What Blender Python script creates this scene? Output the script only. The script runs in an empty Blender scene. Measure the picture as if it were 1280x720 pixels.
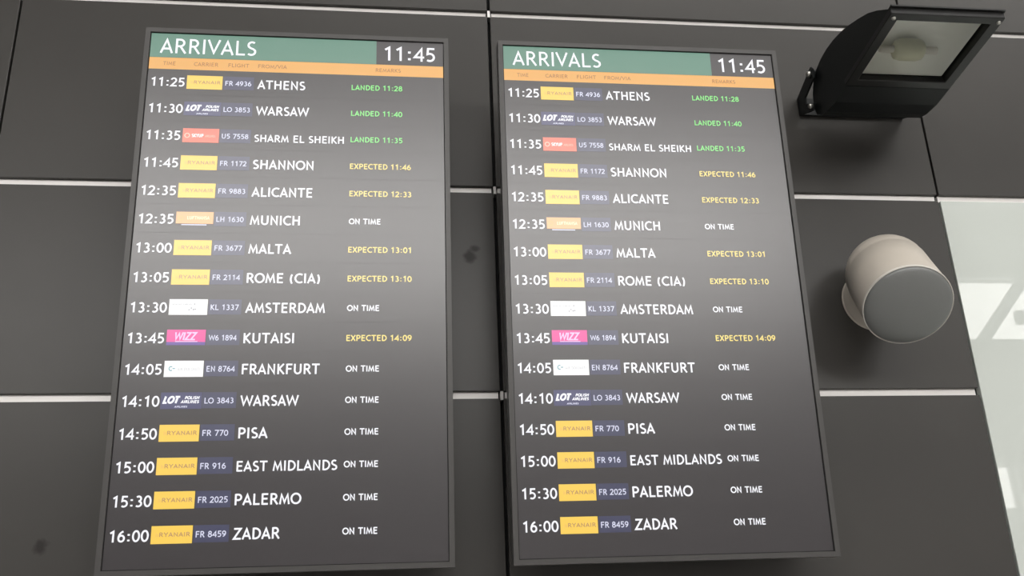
import bpy, bmesh, math, random
from mathutils import Matrix, Vector
random.seed(7)
S = bpy.context.scene
COL = S.collection
Z0 = 1.6                       # eye height: every z below is measured from the eye, the floor lies at z = 0

# ------------------------------------------------------------------ camera
cam_d = bpy.data.cameras.new('camera'); cam = bpy.data.objects.new('camera', cam_d); COL.objects.link(cam)
S.camera = cam
cam_d.sensor_width = 36.0; cam_d.lens = 36.0 * 1225.66 / 1280.0
yaw, pitch, roll = 0.13047, 0.36376, -0.04017
fw = Vector((math.sin(yaw) * math.cos(pitch), math.cos(yaw) * math.cos(pitch), math.sin(pitch)))
r0 = Vector((math.cos(yaw), -math.sin(yaw), 0)); u0 = r0.cross(fw)
rt = math.cos(roll) * r0 + math.sin(roll) * u0
up = -math.sin(roll) * r0 + math.cos(roll) * u0
m = Matrix((rt, up, -fw)).transposed().to_4x4(); m.translation = Vector((0, -2.22, Z0))
cam.matrix_world = m
cam_d.clip_start = 0.05; cam_d.clip_end = 200

# ------------------------------------------------------------------ sky and exposure
SKY = 9.0
w = bpy.data.worlds.new('sky'); S.world = w; w.use_nodes = True
nt = w.node_tree; bg = nt.nodes['Background']
bg.inputs['Color'].default_value = (1.0, 0.958, 0.948, 1); bg.inputs['Strength'].default_value = SKY
S.view_settings.view_transform = 'Standard'; S.view_settings.look = 'None'
S.view_settings.exposure = 0.0; S.view_settings.gamma = 1.0; S.view_settings.use_curve_mapping = False

# hall extents (z from the eye)
HX0, HX1, HY, HC = -13.0, 16.0, -14.0, 7.5
# openings: (x0, x1, z0, z1) in the rear wall, (x0, x1, y0, y1) in the roof
BAND = (8.6, 14.6, 5.27, 6.50)
WIDE = (-11.5, 8.0, 4.25, 6.95)
LOW = (9.2, 11.02, 2.15, 2.95)
SKYL = (-1.0, 10.5, -6.3, -3.1)

def portal(name, loc, rot, sx, sy):
    l = bpy.data.lights.new(name, 'AREA'); l.shape = 'RECTANGLE'; l.size = sx; l.size_y = sy
    l.cycles.is_portal = True
    o = bpy.data.objects.new(name, l); COL.objects.link(o); o.location = loc; o.rotation_euler = rot
portal('window_daylight', ((BAND[0]+BAND[1])/2, HY-.02, Z0+(BAND[2]+BAND[3])/2), (math.radians(90), 0, 0), BAND[1]-BAND[0], BAND[3]-BAND[2])
portal('window_daylight', ((WIDE[0]+WIDE[1])/2, HY-.02, Z0+(WIDE[2]+WIDE[3])/2), (math.radians(90), 0, 0), WIDE[1]-WIDE[0], WIDE[3]-WIDE[2])
portal('window_daylight', ((LOW[0]+LOW[1])/2, HY-.02, Z0+(LOW[2]+LOW[3])/2), (math.radians(90), 0, 0), LOW[1]-LOW[0], LOW[3]-LOW[2])
portal('skylight_daylight', ((SKYL[0]+SKYL[1])/2, (SKYL[2]+SKYL[3])/2, Z0+HC+.02), (0, 0, 0), SKYL[1]-SKYL[0], SKYL[3]-SKYL[2])

# ------------------------------------------------------------------ materials
def lin(r, g, b):
    return tuple(((c/255)/12.92 if c/255 <= .04045 else ((c/255+.055)/1.055)**2.4) for c in (r, g, b))
def mat(name, col, rough=.5, metal=0, spec=.5, emit=None, estr=1.0):
    M = bpy.data.materials.new(name); M.use_nodes = True
    b = M.node_tree.nodes['Principled BSDF']
    b.inputs['Base Color'].default_value = (*col, 1); b.inputs['Roughness'].default_value = rough
    b.inputs['Metallic'].default_value = metal; b.inputs['Specular IOR Level'].default_value = spec
    if emit is not None:
        b.inputs['Emission Color'].default_value = (*emit, 1); b.inputs['Emission Strength'].default_value = estr
    return M
def noise_col(M, scale, c0, c1, detail=4, coord='Object', lo=.35, hi=.65, stretch=None):
    n = M.node_tree.nodes; L = M.node_tree.links; b = n['Principled BSDF']
    tc = n.new('ShaderNodeTexCoord'); t = n.new('ShaderNodeTexNoise'); r = n.new('ShaderNodeValToRGB')
    t.inputs['Scale'].default_value = scale; t.inputs['Detail'].default_value = detail
    if stretch:
        mp = n.new('ShaderNodeMapping'); mp.inputs['Scale'].default_value = stretch
        L.new(tc.outputs[coord], mp.inputs[0]); L.new(mp.outputs[0], t.inputs['Vector'])
    else: L.new(tc.outputs[coord], t.inputs['Vector'])
    r.color_ramp.elements[0].position = lo; r.color_ramp.elements[1].position = hi
    r.color_ramp.elements[0].color = (*c0, 1); r.color_ramp.elements[1].color = (*c1, 1)
    L.new(t.outputs['Fac'], r.inputs[0]); L.new(r.outputs[0], b.inputs['Base Color'])
    return r
def bump(M, scale, dist, strength=.3, vor=False):
    n = M.node_tree.nodes; L = M.node_tree.links; b = n['Principled BSDF']
    tc = n.new('ShaderNodeTexCoord'); t = n.new('ShaderNodeTexVoronoi' if vor else 'ShaderNodeTexNoise')
    t.inputs['Scale'].default_value = scale
    bp = n.new('ShaderNodeBump'); bp.inputs['Distance'].default_value = dist; bp.inputs['Strength'].default_value = strength
    L.new(tc.outputs['Object'], t.inputs['Vector']); L.new(t.outputs[0], bp.inputs['Height']); L.new(bp.outputs[0], b.inputs['Normal'])

PANEL_R, PANEL_S = .30, .28
m_panel = mat('cladding_graphite', (.045, .044, .042), PANEL_R, 0, PANEL_S)
def panel_nodes(M):
    # faint wipe marks and two round smudges that belong to the sheets
    n = M.node_tree.nodes; L = M.node_tree.links; b = n['Principled BSDF']
    ge = n.new('ShaderNodeNewGeometry'); t = n.new('ShaderNodeTexNoise'); t.inputs['Scale'].default_value = 2.3; t.inputs['Detail'].default_value = 5
    L.new(ge.outputs['Position'], t.inputs['Vector'])
    r = n.new('ShaderNodeValToRGB'); r.color_ramp.elements[0].position = .2; r.color_ramp.elements[1].position = .8; r.color_ramp.interpolation = 'EASE'
    r.color_ramp.elements[0].color = (.048, .0455, .0425, 1); r.color_ramp.elements[1].color = (.057, .054, .050, 1)
    L.new(t.outputs['Fac'], r.inputs[0]); prev = r.outputs[0]; masks = []
    for (x, z, rad) in ((.190, .935, .016), (.203, .955, .009), (-.73, .262, .014)):
        sb = n.new('ShaderNodeVectorMath'); sb.operation = 'DISTANCE'; sb.inputs[1].default_value = (x, 0, z + Z0)
        t2 = n.new('ShaderNodeTexNoise'); t2.inputs['Scale'].default_value = 60
        ad = n.new('ShaderNodeMath'); ad.operation = 'MULTIPLY_ADD'; ad.inputs[1].default_value = .02; 
        L.new(ge.outputs['Position'], t2.inputs['Vector']); L.new(t2.outputs['Fac'], ad.inputs[0])
        L.new(ge.outputs['Position'], sb.inputs[0]); L.new(sb.outputs['Value'], ad.inputs[2])
        mr = n.new('ShaderNodeMapRange'); mr.inputs['From Min'].default_value = rad + .004; mr.inputs['From Max'].default_value = rad + .014
        mr.inputs['To Min'].default_value = .55; mr.inputs['To Max'].default_value = 0
        L.new(ad.outputs[0], mr.inputs['Value']); masks.append(mr.outputs[0])
        mx = n.new('ShaderNodeMix'); mx.data_type = 'RGBA'; mx.inputs['B'].default_value = (.018, .017, .016, 1)
        L.new(mr.outputs[0], mx.inputs['Factor']); L.new(prev, mx.inputs['A']); prev = mx.outputs['Result']
    L.new(prev, b.inputs['Base Color'])
    if masks:
        ad_ = n.new('ShaderNodeMath'); ad_.operation = 'MAXIMUM'; L.new(masks[0], ad_.inputs[0]); L.new(masks[1], ad_.inputs[1])
        a2 = n.new('ShaderNodeMath'); a2.operation = 'MAXIMUM'; L.new(ad_.outputs[0], a2.inputs[0]); L.new(masks[2], a2.inputs[1])
        sm = n.new('ShaderNodeMapRange'); sm.inputs['To Min'].default_value = PANEL_S; sm.inputs['To Max'].default_value = .0
        L.new(a2.outputs[0], sm.inputs['Value']); L.new(sm.outputs[0], b.inputs['Specular IOR Level'])
panel_nodes(m_panel)
m_white = mat('cladding_white_gloss', (.575, .61, .575), .012, 0, .5)
m_void = mat('joint_black', (.008, .008, .008), .8, 0, .2)
m_strip = mat('strip_white', (.84, .81, .79), .45, .2, 1.0); noise_col(m_strip, 3, (.86, .83, .80), (.92, .89, .87), stretch=(1, 1, 1))
m_clip = mat('clip_metal', (.6, .58, .57), .3, .7)
m_wall = mat('plaster', (.34, .335, .33), .9); noise_col(m_wall, 3, (.70, .695, .69), (.74, .735, .73))
m_ceil = mat('ceiling_paint', (.4, .4, .4), .9); noise_col(m_ceil, 2, (.38, .38, .38), (.42, .42, .42))
m_floor = mat('floor_stone', (.3, .29, .28), .6); noise_col(m_floor, 5, (.52, .51, .50), (.58, .57, .56))
m_steel = mat('painted_steel', (.05, .05, .05), .5); noise_col(m_steel, 6, (.045, .045, .045), (.055, .055, .055))
m_frame = mat('window_frame_grey', (.2, .2, .2), .4); noise_col(m_frame, 6, (.18, .18, .18), (.22, .22, .22))
m_pane = bpy.data.materials.new('window_glass'); m_pane.use_nodes = True
_n = m_pane.node_tree.nodes; _n.clear(); _l = m_pane.node_tree.links
_o = _n.new('ShaderNodeOutputMaterial'); _t = _n.new('ShaderNodeBsdfTransparent'); _g = _n.new('ShaderNodeBsdfGlossy'); _x = _n.new('ShaderNodeMixShader')
_t.inputs[0].default_value = (.95, .96, .95, 1); _g.inputs['Roughness'].default_value = .02; _x.inputs[0].default_value = .06
_l.new(_t.outputs[0], _x.inputs[1]); _l.new(_g.outputs[0], _x.inputs[2]); _l.new(_x.outputs[0], _o.inputs[0])

SR, SS = .277, 1.0              # anti-glare glass over the screens
def screen_mat(name, e):
    M = mat(name, (.008, .008, .008), SR, 0, SS, e); M.node_tree.nodes['Principled BSDF'].inputs['IOR'].default_value = 1.57; return M
m_scr = screen_mat('screen_dark', (.010, .0055, .0085))
m_green = screen_mat('screen_green', (.075, .215, .150))
m_orange = screen_mat('screen_orange', (.78, .375, .065))
m_brown = screen_mat('screen_brown_text', (.36, .12, .03))
m_text = screen_mat('screen_white', (.95, .95, 1.0))
m_texts = screen_mat('screen_white_soft', (.70, .71, .86))
m_tgreen = screen_mat('screen_green_text', (.20, .74, .18))
m_tyellow = screen_mat('screen_yellow_text', (.90, .70, .17))
m_yel = screen_mat('screen_yellow_tile', (.93, .60, .07))
m_yeltxt = screen_mat('screen_ochre_text', (.44, .22, .10))
m_yeltxt2 = screen_mat('screen_ochre_soft', (.80, .49, .12))
m_navy = screen_mat('screen_navy', (.026, .028, .082))
m_navy2 = screen_mat('screen_navy_tile', (.034, .034, .120))
m_red = screen_mat('screen_red_tile', (.90, .16, .10))
m_redtxt = screen_mat('screen_pale_red', (.95, .55, .42))
m_peach = screen_mat('screen_peach_tile', (.85, .42, .16))
m_peachtxt = screen_mat('screen_pale_peach', (.95, .78, .50))
m_wtile = screen_mat('screen_white_tile', (.92, .92, .92))
m_gtxt = screen_mat('screen_grey_text', (.36, .36, .39))
m_teal = screen_mat('screen_teal', (.10, .33, .38))
m_mag = screen_mat('screen_magenta', (.80, .035, .30))
m_pur = screen_mat('screen_purple', (.10, .04, .30))
m_pinktxt = screen_mat('screen_pink_text', (.92, .55, .85))
m_bezel = mat('bezel_charcoal', (.064, .061, .059), .35, 0, .45); bump(m_bezel, 400, .0004, .2)
m_case = mat('case_black', (.014, .014, .014), .6, 0, .3); bump(m_case, 300, .0004, .2)
m_gasket = mat('gasket_black', (.018, .018, .018), .7, 0, .2)
m_flood = mat('flood_black', (.007, .0085, .0085), .42, 0, .3); bump(m_flood, 300, .0006, .3)
m_floodf = mat('flood_frame', (.010, .010, .0098), .30, 0, .4); bump(m_floodf, 300, .0005, .3)
m_bolt = mat('bolt_zinc', (.55, .54, .5), .3, .9)
m_reflect = mat('reflector_aluminium', (.97, .97, .92), .45, .0); bump(m_reflect, 14, .006, .5)
m_bulb = mat('bulb_phosphor', (.66, .65, .46), .35)
m_ceramic = mat('lamp_holder', (.75, .72, .66), .6)
m_lens = bpy.data.materials.new('lens_glass'); m_lens.use_nodes = True
_n = m_lens.node_tree.nodes; _n.clear(); _l = m_lens.node_tree.links
_o = _n.new('ShaderNodeOutputMaterial'); _t = _n.new('ShaderNodeBsdfTransparent'); _g = _n.new('ShaderNodeBsdfGlossy'); _x = _n.new('ShaderNodeMixShader'); _f = _n.new('ShaderNodeFresnel')
_t.inputs[0].default_value = (.94, .95, .93, 1); _g.inputs['Roughness'].default_value = .05; _f.inputs[0].default_value = 1.5
_l.new(_f.outputs[0], _x.inputs[0]); _l.new(_t.outputs[0], _x.inputs[1]); _l.new(_g.outputs[0], _x.inputs[2]); _l.new(_x.outputs[0], _o.inputs[0])
m_cream = mat('cream_plastic', (.57, .52, .455), .45, 0, .4); noise_col(m_cream, 9, (.55, .50, .435), (.58, .53, .465))
m_rim = mat('rim_plastic', (.62, .59, .54), .4)
m_grille = mat('grille_grey', (.19, .195, .19), .40, .2, .6); bump(m_grille, 420, .0008, .3, True)

# ------------------------------------------------------------------ mesh helpers
def new_obj(name, me, parent=None, mats=None):
    o = bpy.data.objects.new(name, me); COL.objects.link(o)
    if parent is not None: o.parent = parent
    return o
def from_bm(name, bm, mats, parent=None, smooth=False):
    me = bpy.data.meshes.new(name)
    for f in bm.faces: f.smooth = smooth
    bm.to_mesh(me); bm.free()
    for mm in (mats if isinstance(mats, (list, tuple)) else [mats]): me.materials.append(mm)
    return new_obj(name, me, parent)
def add_box(bm, x0, x1, y0, y1, z0, z1, mi=0):
    v = [bm.verts.new(p) for p in ((x0,y0,z0),(x1,y0,z0),(x1,y1,z0),(x0,y1,z0),(x0,y0,z1),(x1,y0,z1),(x1,y1,z1),(x0,y1,z1))]
    for q in ((0,3,2,1),(4,5,6,7),(0,1,5,4),(1,2,6,5),(2,3,7,6),(3,0,4,7)):
        f = bm.faces.new([v[i] for i in q]); f.material_index = mi
    return v
def box(name, x0, x1, y0, y1, z0, z1, M, parent=None, bev=0):
    bm = bmesh.new(); add_box(bm, x0, x1, y0, y1, z0, z1)
    if bev: bmesh.ops.bevel(bm, geom=list(bm.edges), offset=bev, segments=1, affect='EDGES')
    return from_bm(name, bm, M, parent)
def lathe(name, prof, M, parent=None, n=48, mtx=None):
    """revolve (radius, height) pairs about local z"""
    bm = bmesh.new(); rings = []
    for (r, h) in prof:
        if r < 1e-6: rings.append([bm.verts.new((0, 0, h))])
        else: rings.append([bm.verts.new((r*math.cos(2*math.pi*i/n), r*math.sin(2*math.pi*i/n), h)) for i in range(n)])
    for a, b in zip(rings, rings[1:]):
        for i in range(n):
            j = (i+1) % n
            if len(a) == 1 and len(b) == 1: continue
            if len(a) == 1: bm.faces.new((a[0], b[i], b[j]))
            elif len(b) == 1: bm.faces.new((a[i], b[0], a[j]))
            else: bm.faces.new((a[i], b[i], b[j], a[j]))
    bmesh.ops.recalc_face_normals(bm, faces=list(bm.faces))
    if mtx is not None: bmesh.ops.transform(bm, matrix=mtx, verts=list(bm.verts))
    return from_bm(name, bm, M, parent, True)
def prism(name, prof, x0, x1, M, parent=None, bev=0, smooth=False):
    """extrude a closed (y, z) outline along x"""
    bm = bmesh.new()
    a = [bm.verts.new((x0, y, z)) for y, z in prof]; b = [bm.verts.new((x1, y, z)) for y, z in prof]
    k = len(prof); bm.faces.new(a); bm.faces.new(b[::-1])
    for i in range(k): bm.faces.new((a[i], b[i], b[(i+1) % k], a[(i+1) % k]))
    bmesh.ops.recalc_face_normals(bm, faces=list(bm.faces))
    if bev: bmesh.ops.bevel(bm, geom=[e for e in bm.edges if e.calc_face_angle(0) > .6], offset=bev, segments=2, affect='EDGES')
    return from_bm(name, bm, M, parent, smooth)
def empty(name, loc, label=None, cat=None):
    o = bpy.data.objects.new(name, None); COL.objects.link(o); o.location = loc; o.empty_display_size = .1
    if label: o['label'] = label; o['category'] = cat
    return o
def struct(o): o['kind'] = 'structure'; return o

# ------------------------------------------------------------------ the hall
def slab_with_hole(name, axis, a0, a1, b0, b1, t0, t1, holes, M):
    """a slab in (a, b) of thickness t with rectangular holes; axis 'y' = upright wall, 'z' = ceiling"""
    bm = bmesh.new()
    xs = sorted({a0, a1, *[h[0] for h in holes], *[h[1] for h in holes]}); zs = sorted({b0, b1, *[h[2] for h in holes], *[h[3] for h in holes]})
    for i in range(len(xs)-1):
        for j in range(len(zs)-1):
            cx, cz = (xs[i]+xs[i+1])/2, (zs[j]+zs[j+1])/2
            if any(h[0] < cx < h[1] and h[2] < cz < h[3] for h in holes): continue
            if axis == 'y': add_box(bm, xs[i], xs[i+1], t0, t1, zs[j], zs[j+1])
            else: add_box(bm, xs[i], xs[i+1], zs[j], zs[j+1], t0, t1)
    bmesh.ops.remove_doubles(bm, verts=list(bm.verts), dist=1e-5)
    return struct(from_bm(name, bm, M))
struct(box('floor', HX0-.3, HX1+.3, HY-.3, .3, -.2, 0, m_floor))
zh = lambda h: (h[0], h[1], h[2]+Z0, h[3]+Z0)
slab_with_hole('wall_back', 'y', HX0-.3, HX1+.3, 0, HC+Z0, HY-.3, HY, [zh(BAND), zh(WIDE), zh(LOW)], m_wall)
struct(box('wall_left', HX0-.3, HX0, HY, .02, 0, HC+Z0, m_wall))
struct(box('wall_right', HX1, HX1+.3, HY, .02, 0, HC+Z0, m_wall))
slab_with_hole('ceiling', 'z', HX0-.3, HX1+.3, HY-.3, .3, HC+Z0, HC+Z0+.25, [SKYL], m_ceil)
def glazed(name, h, axis, every):
    x0, x1, b0, b1 = h
    fr = bmesh.new(); t = .04
    w_ = lambda a0, a1, c0, c1: add_box(fr, a0, a1, HY-.2, HY-.12, c0+Z0, c1+Z0) if axis == 'y' else add_box(fr, a0, a1, c0, c1, HC+Z0+.08, HC+Z0+.16)
    w_(x0, x1, b0, b0+t); w_(x0, x1, b1-t, b1); w_(x0, x0+t, b0+t, b1-t); w_(x1-t, x1, b0+t, b1-t)
    k = max(1, round((x1-x0)/every))
    for i in range(1, k):
        c = x0 + (x1-x0)*i/k; w_(c-t/2, c+t/2, b0+t, b1-t)
    o = struct(from_bm(name, fr, m_frame))
    for i in range(k):
        a0 = x0 + (x1-x0)*i/k; a1 = x0 + (x1-x0)*(i+1)/k
        if axis == 'y': box('pane', a0+t/2, a1-t/2, HY-.163, HY-.157, b0+t+Z0, b1-t+Z0, m_pane, o)
        else: box('pane', a0+t/2, a1-t/2, b0+t, b1-t, HC+Z0+.117, HC+Z0+.123, m_pane, o)
glazed('window_1', BAND, 'y', 9)
glazed('window_2', LOW, 'y', 2.0)
glazed('window_3', SKYL, 'z', 2.6)
glazed('window_4', WIDE, 'y', 2.8)
# roof truss that crosses the high glazing
tr = bmesh.new()
def beam(bm, p, q, w_, d, y):
    p = Vector((p[0], 0, p[1]+Z0)); q = Vector((q[0], 0, q[1]+Z0)); n_ = (q-p).normalized(); s_ = Vector((-n_.z, 0, n_.x))*w_/2
    vs = []
    for yy in (y, y+d):
        for pt in (p-s_, p+s_, q+s_, q-s_): vs.append(bm.verts.new(pt+Vector((0, yy, 0))))
    for f in ((0,1,2,3),(7,6,5,4),(0,4,5,1),(1,5,6,2),(2,6,7,3),(3,7,4,0)): bm.faces.new([vs[i] for i in f])
xa = 10.84 - 1.21*2*8
for i in range(20):
    x = xa + 1.21*i
    if x > 14.6: break
    up_ = i % 2 == 0
    if x < 8 or not up_: continue
    beam(tr, (x, 5.20 if up_ else 6.56), (x+1.21, 6.56 if up_ else 5.20), .20, .1, HY+.03)
beam(tr, (8.1, 6.62), (15.0, 6.62), .14, .14, HY+.02); beam(tr, (8.1, 5.15), (15.0, 5.15), .14, .14, HY+.02)
beam(tr, (12.35, 5.2), (12.35, 6.6), .12, .1, HY+.03); beam(tr, (11.60, 5.66), (12.1, 5.66), .26, .1, HY+.05)
o = struct(from_bm('trim_1', tr, m_steel))

# ------------------------------------------------------------------ the clad wall
wall = struct(box('wall_front', HX0-.3, HX1+.3, .0203, .32, 0, HC+Z0, m_void))
VX = [.257 + 1.2*k for k in range(-3, 4)]
VX[2] = -.951; VX[1] = -2.155; VX[0] = -3.36; VX[4] = 1.455; VX[5] = 2.66; VX[6] = 3.865; VX += [5.07, 6.275]
VX = [-5.77, -4.565] + VX
GB, PITCH, GAP = .5755, .5345, .0188
def zgap(k): return GB + PITCH*k      # bottom of gap k
def make_panel_mesh(wd, ht, M, name='panel'):
    bm = bmesh.new(); add_box(bm, -wd/2, wd/2, 0, .0195, 0, ht)
    bmesh.ops.bevel(bm, geom=list(bm.edges), offset=.0008, segments=1, affect='EDGES')
    me = bpy.data.meshes.new(name); bm.to_mesh(me); bm.free(); me.materials.append(M); return me
cache = {}
def panel(x0, x1, z0, z1, M):
    key = (round(x1-x0, 4), round(z1-z0, 4), M.name)
    if key not in cache: cache[key] = make_panel_mesh(x1-x0, z1-z0, M)
    o = new_obj('cladding_panel', cache[key], wall); o.location = ((x0+x1)/2, 0, z0+Z0); return o
for c in range(-2, 8):
    jl = .004 if c == 3 else .003; jr = .004 if c == 2 else .003
    x0 = VX[c+2]+jl; x1 = VX[c+3]-jr
    for k in range(-4, 7):
        z0 = zgap(k)+GAP; z1 = zgap(k+1)
        if k == -4: z0 = -Z0 + .02
        if c >= 4 and k < 1: continue
        panel(x0, x1, z0, z1, m_panel)
    if c >= 4:
        o = panel(x0, x1, -Z0+.02, zgap(1), m_white); o['label'] = 'glossy white wall panel beside the graphite ones'
    for k in range(-3, 7):
        if c >= 4 and k < 1: continue
        e0 = x0+(.000 if c >= 4 else .004); e1 = x1-.003
        box('gap_strip', e0, e1, .0105, .0203, zgap(k)+.0005+Z0, zgap(k)+GAP-.0005+Z0, m_strip, wall)
for k in range(-3, 7):
    box('joint_clip', VX[5]-.0035, VX[5]+.0035, -.003, .0203, zgap(k)-.004+Z0, zgap(k)+GAP-.002+Z0, m_clip, wall)

# ------------------------------------------------------------------ lettering drawn with strokes
def arc(cx, cy, rx, ry, a0, a1, n=14):
    return [(cx+rx*math.cos(math.radians(a0+(a1-a0)*i/n)), cy+ry*math.sin(math.radians(a0+(a1-a0)*i/n))) for i in range(n+1)]
T, B, Mi = .935, .065, .50
def rev(g, wd): return [[(wd-x, 1-y) for x, y in p] for p in g]
_six = [arc(.37, .32, .235, .255, 0, 360, 24), [(.135, .33)] + arc(.64, .33, .505, .61, 175, 104, 10)]
GL = {
 'A': (.80, [[(.07, 0), (.40, .90), (.73, 0)], [(.185, .30), (.615, .30)]]),
 'B': (.79, [[(.185, 0), (.185, 1)], [(.185, T), (.40, T)] + arc(.40, .725, .19, .21, 90, -90) + [(.185, .515)], [(.40, .515)] + arc(.42, .29, .24, .225, 90, -90) + [(.185, B)]]),
 'C': (.83, [arc(.52, .5, .40, .435, 52, 308, 22)]),
 'D': (.86, [[(.185, 0), (.185, 1)], [(.185, T), (.33, T)] + arc(.34, .5, .41, .435, 90, -90, 20) + [(.185, B)]]),
 'E': (.75, [[(.185, 0), (.185, 1)], [(.185, T), (.66, T)], [(.185, .53), (.61, .53)], [(.185, B), (.66, B)]]),
 'F': (.72, [[(.185, 0), (.185, 1)], [(.185, T), (.67, T)], [(.185, .52), (.60, .52)]]),
 'G': (.93, [arc(.52, .5, .40, .435, 50, 300, 22) + [(.78, .16), (.78, .44), (.54, .44)]]),
 'H': (.91, [[(.185, 0), (.185, 1)], [(.725, 0), (.725, 1)], [(.185, .52), (.725, .52)]]),
 'I': (.37, [[(.185, 0), (.185, 1)]]),
 'J': (.55, [[(.38, 1), (.38, .25)] + arc(.18, .25, .20, .25, 0, -100, 8)]),
 'K': (.79, [[(.185, 0), (.185, 1)], [(.68, 1), (.27, .53), (.72, 0)]]),
 'L': (.70, [[(.185, 1), (.185, B), (.66, B)]]),
 'M': (1.0, [[(.12, 0), (.24, .86), (.50, .18), (.76, .86), (.88, 0)]]),
 'N': (.89, [[(.185, 0), (.185, .90), (.705, .10), (.705, 1)]]),
 'O': (.94, [arc(.47, .5, .385, .435, 0, 360, 30)]),
 'P': (.76, [[(.185, 0), (.185, 1)], [(.185, T), (.39, T)] + arc(.40, .69, .24, .245, 90, -90) + [(.185, .445)]]),
 'R': (.81, [[(.185, 0), (.185, 1)], [(.185, T), (.37, T)] + arc(.39, .71, .22, .225, 90, -90) + [(.185, .485)], [(.40, .485), (.72, 0)]]),
 'S': (.67, [arc(.36, .715, .215, .22, 45, 180, 10) + [(.17, .62), (.28, .53), (.44, .46), (.55, .37)] + arc(.33, .27, .235, .205, 20, -140, 12)]),
 'T': (.79, [[(.04, T), (.75, T)], [(.395, 0), (.395, 1)]]),
 'U': (.90, [[(.18, 1), (.18, .38)] + arc(.45, .34, .27, .275, 180, 360, 16) + [(.72, 1)]]),
 'V': (.80, [[(.06, 1), (.40, .12), (.74, 1)]]),
 'W': (1.16, [[(.05, 1), (.30, .12), (.58, .86), (.86, .12), (1.11, 1)]]),
 'X': (.77, [[(.08, 1), (.69, 0)], [(.69, 1), (.08, 0)]]),
 'Y': (.79, [[(.06, 1), (.395, .48), (.73, 1)], [(.395, .50), (.395, 0)]]),
 'Z': (.77, [[(.09, T), (.66, T), (.10, B), (.70, B)]]),
 '0': (.73, [arc(.365, .5, .255, .435, 0, 360, 26)]),
 '1': (.73, [[(.16, .77), (.42, .93), (.42, 0)]]),
 '2': (.73, [arc(.345, .70, .235, .235, 165, -35, 14) + [(.12, B), (.66, B)]]),
 '3': (.73, [arc(.33, .725, .20, .21, 140, -90, 14) , arc(.32, .29, .25, .225, 90, -135, 14)]),
 '4': (.73, [[(.53, 0), (.53, .90), (.09, .30), (.70, .30)]]),
 '5': (.73, [[(.63, T), (.22, T), (.19, .55)] + arc(.33, .325, .265, .26, 110, -130, 16)]),
 '6': (.73, _six),
 '7': (.73, [[(.08, T), (.63, T), (.27, 0)]]),
 '8': (.73, [arc(.365, .735, .195, .20, 0, 360, 20), arc(.365, .295, .245, .23, 0, 360, 22)]),
 '9': (.73, rev(_six, .73)),
 ':': (.50, [[(.25, .07), (.25, .22)], [(.25, .55), (.25, .70)]]),
 '/': (.52, [[(.06, -.1), (.46, 1.05)]]),
 '(': (.50, [arc(.62, .42, .42, .66, 135, 225, 10)]),
 ')': (.50, [arc(-.12, .42, .42, .66, 45, -45, 10)]),
 ' ': (.42, []),
}
def ribbon(bm, pts, w_, y, mi, closed=False):
    P = [Vector((p[0], p[1])) for p in pts]
    if closed or (P[0]-P[-1]).length < 1e-6: P = P[:-1] if (P[0]-P[-1]).length < 1e-6 else P; closed = True
    n_ = len(P); Lf, Rt = [], []
    for i in range(n_):
        a = P[i-1] if (i > 0 or closed) else None; c = P[(i+1) % n_] if (i < n_-1 or closed) else None
        d1 = (P[i]-a).normalized() if a is not None else None; d2 = (c-P[i]).normalized() if c is not None else None
        if d1 is None: d1 = d2
        if d2 is None: d2 = d1
        t = d1+d2
        t = t.normalized() if t.length > 1e-6 else d1
        nn = Vector((-t.y, t.x)); k = 1/max(.42, abs(nn.dot(Vector((-d1.y, d1.x)))))
        o = nn*w_/2*k
        Lf.append(bm.verts.new((P[i].x+o.x, y, P[i].y+o.y))); Rt.append(bm.verts.new((P[i].x-o.x, y, P[i].y-o.y)))
    for i in range(n_ if closed else n_-1):
        j = (i+1) % n_
        f = bm.faces.new((Rt[i], Rt[j], Lf[j], Lf[i])); f.material_index = mi
UX = lambda u: (u-340)/1000.0
VZ = lambda v: (605-v)/1000.0
def text(bm, s, u, v, cap, mi, width=None, weight=.125, y=-.0012, slant=0, caps=1.0):
    """s at (u, v) = left edge and baseline in millimetres on the screen; fitted to width (mm)"""
    adv = [GL[c][0] for c in s]
    first, last = GL[s[0]], GL[s[-1]]
    x0 = min(p[0] for st in first[1] for p in st) - weight/2
    x1 = sum(adv[:-1]) + max(p[0] for st in last[1] for p in st) + weight/2
    sx = (width/(x1-x0)) if width else cap
    cx = -x0; n_ = 0
    for c in s:
        for st in GL[c][1]:
            wt = weight*(1.25 if c == ':' else 1)
            tmp = [((cx+p[0])*sx/cap, p[1]) for p in st]
            pts = [(UX(u) + (px+slant*py)*cap/1000, VZ(v) + py*cap/1000) for px, py in tmp]
            n_ += 1
            ribbon(bm, pts, wt*cap/1000*(1+sx/cap)/2, y - (n_ % 7)*.00002, mi)
        cx += GL[c][0]
def quad(bm, u0, v0, u1, v1, y, mi):
    f = bm.faces.new([bm.verts.new(p) for p in ((UX(u0), y, VZ(v1)), (UX(u1), y, VZ(v1)), (UX(u1), y, VZ(v0)), (UX(u0), y, VZ(v0)))]); f.material_index = mi
def disc(bm, u, v, r, y, mi, n=10):
    f = bm.faces.new([bm.verts.new((UX(u)+r/1000*math.cos(-2*math.pi*i/n+0), y, VZ(v)+r/1000*math.sin(2*math.pi*i/n))) for i in range(n)]); f.material_index = mi

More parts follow.
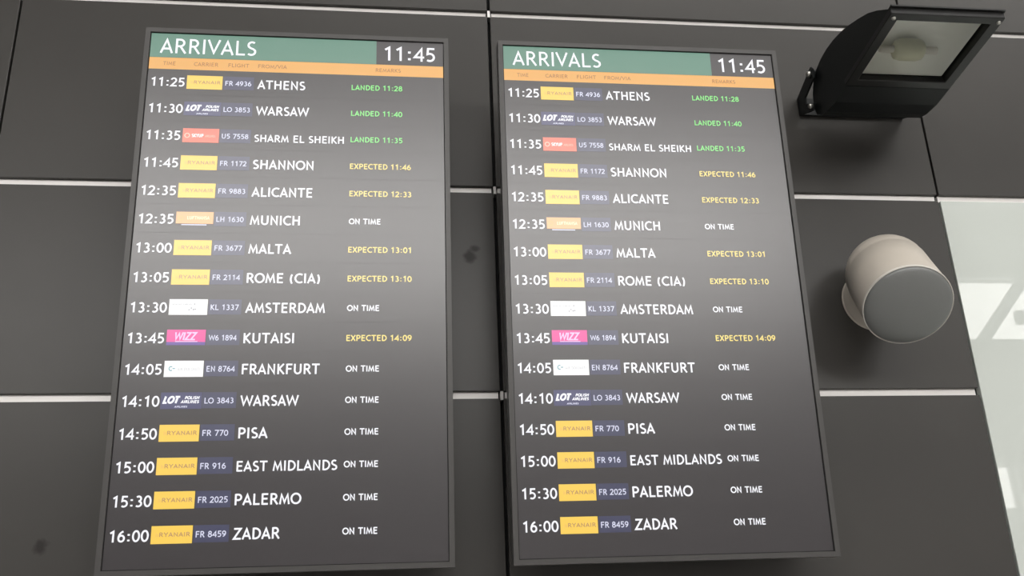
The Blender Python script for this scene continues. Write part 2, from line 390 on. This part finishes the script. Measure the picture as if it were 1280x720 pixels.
# ------------------------------------------------------------------ arrivals displays
ROWS = [
 ('11:25', 'FR 4936', 'ATHENS', 110, 22.5, 'LANDED 11:28', 119, 'y'),
 ('11:30', 'LO 3853', 'WARSAW', 121, 22.5, 'LANDED 11:40', 119, 'lot'),
 ('11:35', 'U5 7558', 'SHARM EL SHEIKH', 202, 17.8, 'LANDED 11:35', 120, 'red'),
 ('11:45', 'FR 1172', 'SHANNON', 135, 22.5, 'EXPECTED 11:46', 139, 'y'),
 ('12:35', 'FR 9883', 'ALICANTE', 136, 22.5, 'EXPECTED 12:33', 140, 'y'),
 ('12:35', 'LH 1630', 'MUNICH', 109, 22.5, 'ON TIME', 72, 'peach'),
 ('13:00', 'FR 3677', 'MALTA', 93, 22.5, 'EXPECTED 13:01', 139, 'y'),
 ('13:05', 'FR 2114', 'ROME (CIA)', 157, 22.5, 'EXPECTED 13:10', 141, 'y'),
 ('13:30', 'KL 1337', 'AMSTERDAM', 170, 22.5, 'ON TIME', 71, 'crown'),
 ('13:45', 'W6 1894', 'KUTAISI', 106, 22.5, 'EXPECTED 14:09', 141, 'wiz'),
 ('14:05', 'EN 8764', 'FRANKFURT', 164, 22.5, 'ON TIME', 72, 'dol'),
 ('14:10', 'LO 3843', 'WARSAW', 121, 22.5, 'ON TIME', 72, 'lot'),
 ('14:50', 'FR 770', 'PISA', 60, 22.5, 'ON TIME', 72, 'y'),
 ('15:00', 'FR 916', 'EAST MIDLANDS', 204, 21.0, 'ON TIME', 72, 'y'),
 ('15:30', 'FR 2025', 'PALERMO', 133, 22.5, 'ON TIME', 72, 'y'),
 ('16:00', 'FR 8459', 'ZADAR', 93, 22.5, 'ON TIME', 72, 'y'),
]
def tile(kind, b, parent):
    """the airline tile of a row whose baseline lies at v = b"""
    t, e = b-30, b+5
    bm = bmesh.new(); Y = -.0008
    if kind == 'y':
        quad(bm, 88, t, 168, e, Y, 0); text(bm, 'RYANAIR', 104, b-8.6, 8.4, 1, 60, .15)
        for i in range(4): quad(bm, 97+i*1.4, b-16.5+i*.9, 97.7+i*1.4, b-9+abs(i-1.5)*.5, -.0012, 2)
        ms = [m_yel, m_yeltxt, m_yeltxt2]
    elif kind == 'lot':
        quad(bm, 86, t, 169, e, Y, 0); text(bm, 'LOT', 90, b-7, 14.5, 1, 33, .30, slant=.30)
        text(bm, 'POLISH', 134, b-15.5, 6.0, 1, 29, .26, slant=.3); text(bm, 'AIRLINES', 126, b-7, 6.0, 1, 37, .26, slant=.3)
        text(bm, 'AIRLINES', 114, b+2, 3.4, 2, 26, .22, slant=.3)
        ms = [m_navy2, m_text, m_texts]
    elif kind == 'red':
        quad(bm, 88, t, 168, e, Y, 0); ribbon(bm, [(UX(98+5.2*math.cos(a*.3927)), VZ(b-12+5.2*math.sin(a*.3927))) for a in range(17)], .0024, -.0012, 1)
        text(bm, 'SKYUP', 108, b-8, 8.2, 2, 26, .24); text(bm, 'AIRLINES', 137, b-8.5, 5.4, 1, 23, .15)
        ms = [m_red, m_redtxt, m_wtile]
    elif kind == 'peach':
        quad(bm, 88, t+1, 168, e-6, Y, 0); text(bm, 'LUFTHANSA', 112, b-11, 7.5, 1, 48, .24)
        ribbon(bm, [(UX(98+4.5*math.cos(a*.3927)), VZ(b-14+4.5*math.sin(a*.3927))) for a in range(17)], .0010, -.0012, 2)
        quad(bm, 100, e-4.6, 154, e-2.2, -.0008, 3)
        ms = [m_peach, m_peachtxt, m_yeltxt2, m_texts]
    elif kind == 'crown':
        quad(bm, 88, t, 168, e, Y, 0); text(bm, 'ROYAL DUTCH AIRLINES', 95, b-17, 3.0, 1, 40, .2)
        disc(bm, 141, b-19, 1.8, -.0012, 1)
        for du, dv, rr in ((-9, 0, 1.8), (-4.5, -4, 1.7), (0, -1, 2.0), (4, -1.5, 1.8)): disc(bm, 136+du+3, b-6+dv, rr, -.0012, 1)
        ms = [m_wtile, m_gtxt]
    elif kind == 'dol':
        quad(bm, 88, t, 168, e, Y, 0); text(bm, 'C', 97, b-8, 10, 1, 8, .2); quad(bm, 105, b-14, 110, b-12, -.0012, 1)
        text(bm, 'AIR DOLOMITI', 115, b-8.5, 6.2, 2, 46, .09)
        ms = [m_wtile, m_teal, m_gtxt]
    elif kind == 'wiz':
        quad(bm, 88, t, 168, b-3, Y, 0); quad(bm, 88, b-3, 168, e-1, Y, 1)
        text(bm, 'WIZZ', 102, b-7, 17, 2, 46, .21, slant=.18); quad(bm, 106, b-4.6, 152, b-2.8, -.0012, 2)
        ms = [m_mag, m_pur, m_pinktxt]
    return from_bm('airline_tile', bm, ms, parent)

def make_display():
    root = empty('arrivals_display', (0, 0, 0))
    hx, hz = .3402, .6048
    box('screen', -hx-.002, hx+.002, 0, .012, -hz-.002, hz+.002, m_scr, root)
    bm = bmesh.new(); gi, go = .0016, .0128                       # bezel ring, proud of the glass
    def ring(bm, i0, o0, y0, y1, mi):
        for (x0, x1, z0, z1) in ((-hx-o0, hx+o0, hz+i0, hz+o0), (-hx-o0, hx+o0, -hz-o0, -hz-i0), (-hx-o0, -hx-i0, -hz-i0, hz+i0), (hx+i0, hx+o0, -hz-i0, hz+i0)):
            add_box(bm, x0, x1, y0, y1, z0, z1, mi)
    ring(bm, gi, go, -.0045, .034, 0)
    bez = from_bm('bezel', bm, m_bezel, root)
    bm = bmesh.new(); ring(bm, 0, gi, -.0012, .01, 0); from_bm('gasket', bm, m_gasket, root)
    box('rear_cover', -hx-.008, hx+.008, .012, .045, -hz-.008, hz+.008, m_case, root, .004)
    box('electronics_case', -.262, .262, .045, .10, -.54, .50, m_case, root, .012)
    bm = bmesh.new()
    for sx in (-.2, .2): add_box(bm, sx-.02, sx+.02, .10, .147, -.25, .25)
    add_box(bm, -.25, .25, .128, .147, -.2, -.14); add_box(bm, -.25, .25, .120, .147, .14, .2)
    from_bm('wall_bracket', bm, m_case, root)
    # header
    bm = bmesh.new(); quad(bm, 0, 0, 521, 63, -.0004, 0); hb = from_bm('header_bar', bm, m_green, root)
    bm = bmesh.new(); text(bm, 'ARRIVALS', 21.5, 52.3, 39, 0, 219, .128); from_bm('title_lettering', bm, m_text, hb)
    bm = bmesh.new(); quad(bm, 521, 0, 680, 63, -.0004, 0); ck = from_bm('clock_field', bm, m_scr, root)
    bm = bmesh.new(); text(bm, '11:45', 539, 52.3, 38, 0, 123, .14); from_bm('clock_digits', bm, m_text, ck)
    bm = bmesh.new(); quad(bm, 0, 63.5, 680, 94, -.0004, 0); cb = from_bm('column_bar', bm, m_orange, root)
    for s, u, wd in (('TIME', 31, 29), ('CARRIER', 101, 55), ('FLIGHT', 179, 48), ('FROM/VIA', 247, 66), ('REMARKS', 520, 59)):
        bm = bmesh.new(); text(bm, s, u, 84, 9.6, 0, wd, .13); from_bm('column_heading', bm, m_brown, cb)
    for i, (tm, fl, de, dw, cap, rem, rw, kind) in enumerate(ROWS):
        b = 139 + 67.87*i
        mi = 1 if rem.startswith('LAND') else 2 if rem.startswith('EXP') else 0
        bm = bmesh.new(); quad(bm, 1, b-45, 679, b+20, -.0003, 0)
        row = from_bm('flight_row', bm, m_scr, root)
        row['label'] = 'screen row of the %s flight from %s' % (tm, de.title())
        bm = bmesh.new(); text(bm, tm, 8, b, 22.6, 0, 76, .160); from_bm('arrival_time', bm, m_text, row)
        bm = bmesh.new(); text(bm, de, 247, b, cap, 0, dw, .165); from_bm('origin_city', bm, m_text, row)
        bm = bmesh.new(); text(bm, rem, 464, b-5, 13.2, 0, rw, .185); from_bm('remark', bm, [m_text, m_tgreen, m_tyellow][mi], row)
        tile(kind, b, row)
        bm = bmesh.new(); quad(bm, 170, b-30, 239, b+4, -.0006, 0)
        text(bm, fl, 174.5, b-6, 12.2, 1, 59 if len(fl) == 7 else 51 if fl[-3:] == '916' else 52, .16)
        from_bm('flight_number', bm, [m_navy, m_texts], row)
    return root
def copy_tree(o, parent=None):
    c = o.copy(); COL.objects.link(c); c.parent = parent
    for ch in list(o.children): copy_tree(ch, c)
    return c
d1 = make_display()
TILT = .0528
d1.location = (-.2213, -.1778, .801+Z0); d1.rotation_euler = (TILT, 0, 0)
d2 = copy_tree(d1); d2.location = (.6057, -.1778, .801+Z0)
for d, lab in ((d1, 'left of the two tall portrait arrivals screens in thin grey bezels, farther from the floodlight'),
               (d2, 'right-hand tall portrait arrivals screen in a thin grey bezel, beside the black floodlight')):
    d['label'] = lab; d['category'] = 'screen'; d['group'] = 'arrivals screens on the dark wall'

# ------------------------------------------------------------------ floodlight
FL = empty('floodlight', (1.25, 0, 1.40+Z0), 'black wall floodlight with a rectangular glass pane, above the right screen corner', 'floodlight')
O = Vector((1.25, 0, 1.40))
def fp(out, z): return (-out-O.y, z-O.z)
XL, XR = 1.113-O.x, 1.386-O.x
outer = [(.494,1.336),(.489,1.346),(.478,1.354),(.44,1.379),(.40,1.401),(.355,1.418),(.31,1.433),(.27,1.443),(.225,1.450),(.18,1.451),(.142,1.446),(.11,1.435),(.085,1.414),(.070,1.385),(.064,1.35),(.074,1.322),(.098,1.305),(.13,1.297),(.18,1.294),(.243,1.301)]
bm = bmesh.new()
a = [bm.verts.new((XL, *fp(*p))) for p in outer]; b = [bm.verts.new((XR, *fp(*p))) for p in outer]
bm.faces.new(a); bm.faces.new(b)
for i in range(len(outer)-1): bm.faces.new((a[i], a[i+1], b[i+1], b[i]))
bmesh.ops.recalc_face_normals(bm, faces=list(bm.faces))
hs = from_bm('housing', bm, m_flood, FL)
sd = hs.modifiers.new('wall', 'SOLIDIFY'); sd.thickness = .003; sd.offset = -1
# cooling ribs on the back of the casting
bm = bmesh.new()
for k in range(9):
    x = XL+.03+k*(XR-XL-.06)/8
    pr = [(o_+.0, z_+.007) for o_, z_ in outer[5:13]]; base = [(o_, z_-.001) for o_, z_ in outer[5:13]]
    A_ = [bm.verts.new((x-.0015, *fp(*p))) for p in pr+base[::-1]]; B_ = [bm.verts.new((x+.0015, *fp(*p))) for p in pr+base[::-1]]
    n_ = len(A_); bm.faces.new(A_); bm.faces.new(B_[::-1])
    for i in range(n_): bm.faces.new((A_[i], B_[i], B_[(i+1) % n_], A_[(i+1) % n_]))
bmesh.ops.recalc_face_normals(bm, faces=list(bm.faces))
from_bm('cooling_ribs', bm, m_flood, FL)
# lens frame: bottom plane z = 1.303 + .1 (out - .25)
def zb(out): return 1.302 + .112*(out-.25)
ox0, ox1, oo0, oo1 = XL-.002, XR+.002, .243, .496
ix0, ix1, io0, io1 = 1.1355-O.x, 1.362-O.x, .267, .474
bm = bmesh.new()
def vtx(x, out, dz): y_, z_ = fp(out, zb(out)+dz); return bm.verts.new((x, y_, z_))
H = .0165
Lo = [vtx(*p, 0) for p in ((ox0,oo0),(ox1,oo0),(ox1,oo1),(ox0,oo1))]; Li = [vtx(*p, 0) for p in ((ix0,io0),(ix1,io0),(ix1,io1),(ix0,io1))]
Uo = [vtx(*p, H) for p in ((ox0,oo0),(ox1,oo0),(ox1,oo1),(ox0,oo1))]; Ui = [vtx(*p, H) for p in ((ix0,io0),(ix1,io0),(ix1,io1),(ix0,io1))]
for i in range(4):
    j = (i+1) % 4
    bm.faces.new((Lo[i], Lo[j], Li[j], Li[i])); bm.faces.new((Uo[i], Uo[j], Ui[j], Ui[i]))
    bm.faces.new((Lo[i], Lo[j], Uo[j], Uo[i])); bm.faces.new((Li[i], Li[j], Ui[j], Ui[i]))
bmesh.ops.recalc_face_normals(bm, faces=list(bm.faces))
bmesh.ops.bevel(bm, geom=[e for e in bm.edges if e.calc_face_angle(0) > .6], offset=.0015, segments=1, affect='EDGES')
from_bm('lens_frame', bm, m_floodf, FL)
# thin top lip above the frame
bm = bmesh.new()
for (o0, o1, zz0, zz1) in ((.488, .502, .0155, .0195),):
    vs = []
    for x in (ox0, ox1):
        for (oo, dz) in ((o0, zz0), (o1, zz0), (o1, zz1), (o0, zz1)): vs.append(vtx(x, oo, dz))
    for f in ((0,1,2,3),(7,6,5,4),(0,4,5,1),(1,5,6,2),(2,6,7,3),(3,7,4,0)): bm.faces.new([vs[i] for i in f])
bmesh.ops.recalc_face_normals(bm, faces=list(bm.faces))
from_bm('lip', bm, m_floodf, FL)
bm = bmesh.new()
g = [vtx(*p, .0130) for p in ((ix0-.004,io0-.004),(ix1+.004,io0-.004),(ix1+.004,io1+.004),(ix0-.004,io1+.004))]; bm.faces.new(g)
from_bm('glass', bm, m_lens, FL)
# reflector trough: end cheeks and curved back
bm = bmesh.new()
prof = []
for i in range(13):
    t_ = i/12; out = io0-.002 + (io1-io0+.004)*t_
    prof.append((out, .021 + .072*math.sin(math.pi*t_)**.6))
A_ = [vtx(ix0+.004+ .028*math.sin(math.pi*i/12), o_, dz) for i, (o_, dz) in enumerate(prof)]; B_ = [vtx(ix1-.004-.028*math.sin(math.pi*i/12), o_, dz) for i, (o_, dz) in enumerate(prof)]
for i in range(12): bm.faces.new((A_[i], B_[i], B_[i+1], A_[i+1]))
bm.faces.new(A_); bm.faces.new(B_[::-1])
from_bm('reflector', bm, m_reflect, FL, True)
# double-ended lamp with its holders
yc, zc = fp(.318, zb(.318)+.052)
mx = Matrix.Translation((0, yc, zc)) @ Matrix.Rotation(math.radians(90), 4, 'Y')
lathe('bulb', [(0,-.040),(.014,-.039),(.024,-.032),(.0275,-.018),(.0275,.018),(.024,.032),(.014,.039),(0,.040)], m_bulb, FL, 24, mx)
for sx in (-.056, .056):
    lathe('lamp_holder', [(0,-.017),(.009,-.017),(.009,.017),(0,.017)], m_ceramic, FL, 16, Matrix.Translation((sx, yc, zc)) @ Matrix.Rotation(math.radians(90), 4, 'Y'))
for x in (XL+.010, XR-.008):
    y_, z_ = fp(.482, zb(.482)-.001)
    lathe('frame_screw', [(0,-.003),(.0042,-.003),(.0052,0),(.0052,.003)], m_bolt, FL, 12, Matrix.Translation((x, y_, z_)))
# bracket arms and wall plate
arm = [(.118,1.432),(.107,1.447),(.088,1.442),(.003,1.413),(.001,1.360),(.080,1.329),(.096,1.342),(.046,1.370),(.050,1.388),(.112,1.408)]
for x0, x1 in ((XL-.013, XL-.008), (XR+.008, XR+.013)):
    prism('bracket_arm', [fp(*p) for p in arm], x0, x1, m_flood, FL, .0008)
    sgn = -1 if x0 < 0 else 1
    for (oo, zz, rr) in ((.100, 1.428, .0085), (.081, 1.342, .007)):
        y_, z_ = fp(oo, zz)
        px = x0 if sgn < 0 else x1
        lathe('bolt', [(0,.010),(rr*.75,.010),(rr,.007),(rr,-.002),(0,-.002)] if sgn > 0 else [(0,-.010),(rr*.75,-.010),(rr,-.007),(rr,.002),(0,.002)], m_bolt, FL, 6, Matrix.Translation((px, y_, z_)) @ Matrix.Rotation(math.radians(90), 4, 'Y'))
y0, z0 = fp(.001, 1.360); y1, z1 = fp(.008, 1.413)
box('wall_plate', XL-.013, XR+.013, y1, y0, z0, z1, m_flood, FL, .001)
for x in (XL-.010, XR+.010):
    y_, z_ = fp(.100, 1.428)
    s_ = 1 if x < 0 else -1
    lathe('pivot', [(0,-.004),(.012,-.004),(.012,.012),(0,.012)] if s_ > 0 else [(0,-.012),(.012,-.012),(.012,.004),(0,.004)], m_flood, FL, 16, Matrix.Translation((x, y_, z_)) @ Matrix.Rotation(math.radians(90), 4, 'Y'))

# ------------------------------------------------------------------ round wall speaker
BC = Vector((1.212, 0, .822))
SP = empty('wall_speaker', (BC.x, 0, BC.z+Z0), 'round cream wall speaker with a domed dark grey face, right of the screens', 'speaker')
ax = Vector((-.145, -.6516, -.7449)).normalized()
Fc = Vector((1.178, -.222, .731)) - BC
rot = ax.to_track_quat('Z', 'Y').to_matrix().to_4x4()
mF = Matrix.Translation(Fc) @ rot
Rr, Ls = .1015, .158
prof = [(0, -Ls-.098)]
for i in range(1, 13):
    a_ = math.radians(90*i/12); prof.append((.098*math.sin(a_), -Ls-.098*math.cos(a_)))
prof += [(.0982, -Ls+.010), (.0992, -Ls+.0112), (.0995, -.09), (.1008, -.03), (.1015, -.012), (.1015, 0), (.0998, .0005), (.0998, -.01)]
lathe('body', prof, m_cream, SP, 64, mF)
lathe('rim', [(.1010, -.006), (.1022, -.005), (.1022, .0005), (.1010, .0016), (.0998, .0016), (.0995, -.002)], m_rim, SP, 64, mF)
dome = [(0, .024)] + [(.0998*math.sin(math.radians(9*i)), .024*math.cos(math.radians(9*i))) for i in range(1, 11)]
lathe('grille', [(r_, h_ - .001) for r_, h_ in dome], m_grille, SP, 64, mF)
mW = Matrix.Rotation(math.radians(90), 4, 'X')                 # local z -> -y (out of the wall)
lathe('base', [(.076, 0), (.0775, .006), (.0765, .020), (.071, .038), (.060, .053), (.044, .064), (.025, .070), (0, .072)], m_cream, SP, 48, mW)
lathe('base_ring', [(.078, 0), (.0795, .002), (.0795, .005), (.077, .007)], m_cream, SP, 48, mW)
# raised seam where the swivel arm leaves the base
bm = bmesh.new(); prev = None
pts = [(-.0712, -.030, .026), (-.0722, -.036, .010), (-.0680, -.044, -.010), (-.0615, -.052, -.028), (-.052, -.058, -.044), (-.040, -.060, -.056)]
for q in pts:
    c_ = Vector(q); d_ = .0022
    cur = [bm.verts.new(c_+Vector(e)) for e in ((-d_, d_, -d_), (-d_*.7, -d_*1.3, 0), (d_, d_, d_))]
    if prev:
        bm.faces.new((prev[0], cur[0], cur[1], prev[1])); bm.faces.new((prev[1], cur[1], cur[2], prev[2]))
    prev = cur
from_bm('seam_ridge', bm, m_rim, SP, True)
